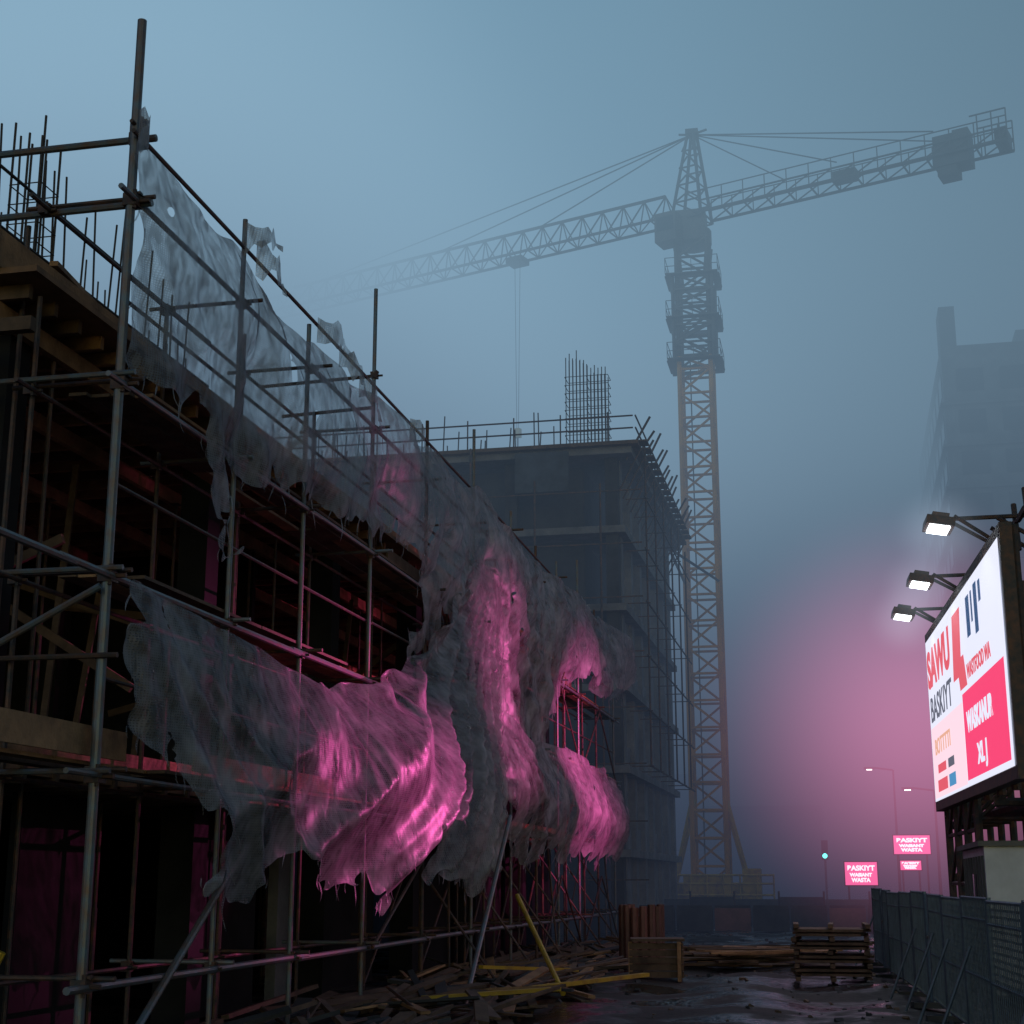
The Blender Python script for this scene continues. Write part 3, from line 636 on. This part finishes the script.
for k in range(300):
    y=17+R.random()**1.1*28; x=-7.4+R.uniform(-.6,2.6)*(1 if y<34 else .8); an=R.gauss(.2,.6); l=R.uniform(.6,3.2)
    d=V((math.sin(an),math.cos(an),0))*l/2; z=gz(x,y)+.04+R.random()*.2; m=R.choice((M_WOODD,M_WOODD,M_WOODD,M_WOOD,M_STEELD,M_CONCD))
    if m is M_STEELD: b.tube(V((x,y,z))-d,V((x,y,z+R.uniform(0,.25)))+d,.025,m,6)
    else: b.beam(V((x,y,z))-d,V((x,y,z+R.uniform(-.05,.3)))+d,R.uniform(.08,.22),R.uniform(.03,.06),m,R.uniform(-.3,.3))
b.beam((-5.6,24.5,.25),(-3.9,30.5,.2),.12,.07,M_YEL); b.beam((-6.2,22.5,.3),(-4.6,24.8,.3),.13,.06,M_YEL); b.beam((-6.4,27,.5),(-5.2,30,.3),.1,.06,M_YEL)
b.obj("timber_debris")
b=MB()
for k in range(600):
    y=15+R.random()*45; x=R.uniform(-7.5,1.8) if R.random()<.45 else R.choice((-6.8,-5.5,.3))+R.gauss(0,.7)
    q=R.uniform(.02,.09); b.box((x,y,gz(x,y)+q*.1),(q*R.uniform(.7,1.8),q,q*.6),M_CONCD if R.random()<.6 else M_WOODD,Matrix.Rotation(R.random()*3,3,'Z')@Matrix.Rotation(R.random(),3,'X'))
b.obj("rubble")
b=MB()
for k in range(9):
    x=-9+k*1.5; y=62+k*.25; b.box((x,y,.45),(1.42,.45,.9),M_CONCD if k%3 else M_BARR); b.box((x,y,.95),(1.38,.2,.12),M_CONCD)
b.obj("concrete_barriers")
b=MB()
for k in range(13):
    x=-12+k*2; b.box((x,71,.6),(1.9,.06,1.1+.2*(k%2)),M_CONCD if k%2 else M_SCRIM); b.tube((x-1,71.1,0),(x-1,71.1,1.5),.05,M_STEELD,5)
b.obj("site_hoarding")

ES=emis("sign_pink",(1,.12,.35),1.5); EW=emis("sign_white",(1,.8,.88),2.0); EG=emis("lamp_teal",(.1,.9,.8),6); EL=emis("lamp_warm",(1,.85,.8),6)
def ssign(x,y,z,w,h):
    E=empty("illuminated_shop_sign",(x,y,0)); b=MB(); b.box((x,y,z),(w,.15,h),ES); b.box((x,y+.1,z),(w+.1,.1,h+.1),M_DARK)
    for q in(-.4,.4): b.tube((x+q*w,y+.1,0),(x+q*w,y+.1,z),.05,M_STEELD,5)
    add(b,"panel",E)
    for q,t_,wd,sz in((.14,"BASKIYT",.85,.3),(-.12,"WASIANT",.7,.2),(-.36,"WASTA",.6,.24)):
        M0=Matrix.Translation((x-w*wd/2,y-.1,z+q*h))@Matrix.Rotation(math.pi/2,4,'X')
        o=text(t_,M0,h*sz,EW,"lettering",1.0,.015)
        bpy.context.view_layer.update(); k=w*wd/max(o.dimensions.x,.01); o.matrix_world=M0@Matrix.Diagonal((k,1,1,1)); o.parent=E; o.matrix_parent_inverse=Matrix.Translation(-E.location)
ssign(.75,78,2.3,1.55,1.1)
ssign(3.3,79,3.7,1.75,.9); ssign(3.2,79.3,2.7,1.0,.45)
def lamp(x,y,z,m,name="street_lamp"):
    E=empty(name,(x,y,0)); b=MB(); b.tube((x,y,0),(x,y,z),.09,M_STEELD,7,.05); b.tube((x,y,z),(x-1.1,y,z+.15),.05,M_STEELD,6); b.box((x-1.3,y,z+.12),(.6,.25,.12),M_STEELD); b.box((x-1.3,y,z+.04),(.3,.18,.05),m); add(b,"post",E)
lamp(2.9,88,8.0,EL); lamp(4.6,80,6.4,EL)
E=empty("traffic_light",(-1.2,98,0)); b=MB(); b.tube((-1.2,98,0),(-1.2,98,3.2),.07,M_STEELD,7); b.box((-1.2,98,3.8),(.4,.3,1.2),M_DARK)
for q,m in((.35,M_DARK),(0,M_DARK),(-.35,EG)): b.tube((-1.2,97.84,3.8+q),(-1.2,97.78,3.8+q),.15,m,10)
add(b,"post_and_head",E)

# ------------------------------------------------------------ lights
def spot(loc,tgt,col,e,ang,rad=.05,blend=.6,nm="lamp"):
    l=bpy.data.lights.new(nm,'SPOT'); l.energy=e; l.color=col; l.spot_size=math.radians(ang); l.spot_blend=blend; l.shadow_soft_size=rad
    o=bpy.data.objects.new(nm,l); o.location=loc; o.rotation_euler=(V(tgt)-V(loc)).to_track_quat('-Z','Y').to_euler(); sc.collection.objects.link(o)
PK=(1,.12,.45)
spot(Q(9,1.8,.3),(-7,21.6,4.0),PK,11000,30,.04,1,"added_pink_spot")  # pink spots added in front of the screen, aimed to tint the netting
spot(Q(6,1.8,.3),(-7,31,6.0),PK,4200,38,.04,1,"added_pink_spot")
spot(Q(3,1.8,.3),(-7,41,5.2),PK,12000,44,.04,1,"added_pink_spot")
spot(Q(9,2.8,.3),(-7.1,22.5,8.6),PK,1000,13,.04,1,"added_pink_spot")
for c in lamps: spot(c,c+V((.3,0,-3)),(.85,.95,1),120,120,.04,.6,"floodlight_lamp")

# ------------------------------------------------------------ sky, sun, fog
w=bpy.data.worlds.new("World"); sc.world=w; w.use_nodes=True
nt=w.node_tree; bg=nt.nodes['Background']
sky=nt.nodes.new('ShaderNodeTexSky'); sky.sky_type='NISHITA'; sky.sun_disc=False
sky.sun_elevation=math.radians(6); sky.sun_rotation=math.radians(160)
hs=nt.nodes.new('ShaderNodeMix'); hs.data_type='RGBA'; hs.blend_type='MULTIPLY'; hs.inputs[0].default_value=1; hs.inputs[7].default_value=(.52,.82,1.22,1)
nt.links.new(sky.outputs[0],hs.inputs[6]); nt.links.new(hs.outputs[2],bg.inputs[0]); bg.inputs[1].default_value=0.075
sl=bpy.data.lights.new("sun",'SUN'); sl.energy=.1; sl.angle=math.radians(25); sl.color=(1,.95,.9); so=bpy.data.objects.new("sun",sl); so.rotation_euler=(math.radians(70),0,math.radians(-20)); sc.collection.objects.link(so)
fm=bpy.data.materials.new("self_glowing_fog"); fm.use_nodes=True; n=fm.node_tree; N=n.nodes; L=n.links; N.clear()
out=N.new('ShaderNodeOutputMaterial'); tc=N.new('ShaderNodeTexCoord'); sep=N.new('ShaderNodeSeparateXYZ'); L.new(tc.outputs['Object'],sep.inputs[0])
def mrange(src,a,b_,c,d,sm=True):
    q=N.new('ShaderNodeMapRange'); q.interpolation_type='SMOOTHSTEP' if sm else 'LINEAR'
    for i,v in zip(('From Min','From Max','To Min','To Max'),(a,b_,c,d)): q.inputs[i].default_value=v
    L.new(src,q.inputs['Value']); return q.outputs['Result']
def math2(op,a,b_):
    q=N.new('ShaderNodeMath'); q.operation=op
    for i,v in enumerate((a,b_)):
        if isinstance(v,(int,float)): q.inputs[i].default_value=v
        else: L.new(v,q.inputs[i])
    return q.outputs[0]
dy=mrange(sep.outputs['Y'],94,136,.0165,.068)
dl=math2('MULTIPLY',mrange(sep.outputs['X'],-38,-12,1,0),mrange(sep.outputs['Z'],10,28,.0,.085))
dens=math2('ADD',dy,dl)
cr=N.new('ShaderNodeValToRGB'); L.new(mrange(sep.outputs['Z'],0,64,0,1,False),cr.inputs[0]); E=cr.color_ramp.elements
E[0].position=0;E[0].color=(.030,.041,.074,1);E[1].position=1;E[1].color=(.118,.24,.345,1)
for p_,c_ in((.12,(.052,.074,.122,1)),(.32,(.125,.19,.275,1)),(.55,(.27,.435,.57,1)),(.75,(.215,.375,.505,1))): e=E.new(p_); e.color=c_
br=mrange(sep.outputs['X'],-25,25,1,.62)
ab=N.new('ShaderNodeVolumeAbsorption'); ab.inputs['Color'].default_value=(0,0,0,1); L.new(dens,ab.inputs['Density'])
em=N.new('ShaderNodeEmission'); L.new(cr.outputs[0],em.inputs['Color']); L.new(math2('MULTIPLY',dens,br),em.inputs['Strength'])  # self-glow painted by height and side, standing in for scattered light
ad=N.new('ShaderNodeAddShader'); L.new(ab.outputs[0],ad.inputs[0]); L.new(em.outputs[0],ad.inputs[1]); L.new(ad.outputs[0],out.inputs['Volume'])
fm.cycles.volume_step_rate=1.3
b=MB(); b.b2((-120,44,-.6),(120,180,110),fm); b.obj("fog")
def glow_sphere(name,loc,rad,stg,col,sr):  # emission-only sphere fading outward, a painted glow without scattering
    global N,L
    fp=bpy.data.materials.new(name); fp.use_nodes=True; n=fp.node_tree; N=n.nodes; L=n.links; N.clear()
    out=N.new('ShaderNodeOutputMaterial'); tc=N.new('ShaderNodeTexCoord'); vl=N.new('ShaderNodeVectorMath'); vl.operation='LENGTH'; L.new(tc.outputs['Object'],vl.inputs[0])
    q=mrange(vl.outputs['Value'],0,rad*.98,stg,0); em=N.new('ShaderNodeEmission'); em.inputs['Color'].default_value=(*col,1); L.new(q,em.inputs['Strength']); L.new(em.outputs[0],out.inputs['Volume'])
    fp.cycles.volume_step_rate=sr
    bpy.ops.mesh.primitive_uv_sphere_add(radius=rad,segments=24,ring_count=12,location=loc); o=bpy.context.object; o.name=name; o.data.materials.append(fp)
glow_sphere("painted_glow",(2.5,47.5,6.6),7.6,.060,(1,.28,.53),1.8)  # pink haze glow painted beside the billboard
for c in lamps: glow_sphere("painted_glow",c,1.0,.13,(.7,.85,1),1.8)  # halos painted around the floodlights

sc.view_settings.view_transform='Standard'; sc.view_settings.look='None'; sc.view_settings.exposure=0
cam=bpy.data.cameras.new("camera"); co=bpy.data.objects.new("camera",cam); sc.collection.objects.link(co)
co.location=(0,0,2); co.rotation_euler=(math.radians(90+13.78),0,math.radians(12.2)); cam.lens=52.73; cam.clip_end=3000; sc.camera=co
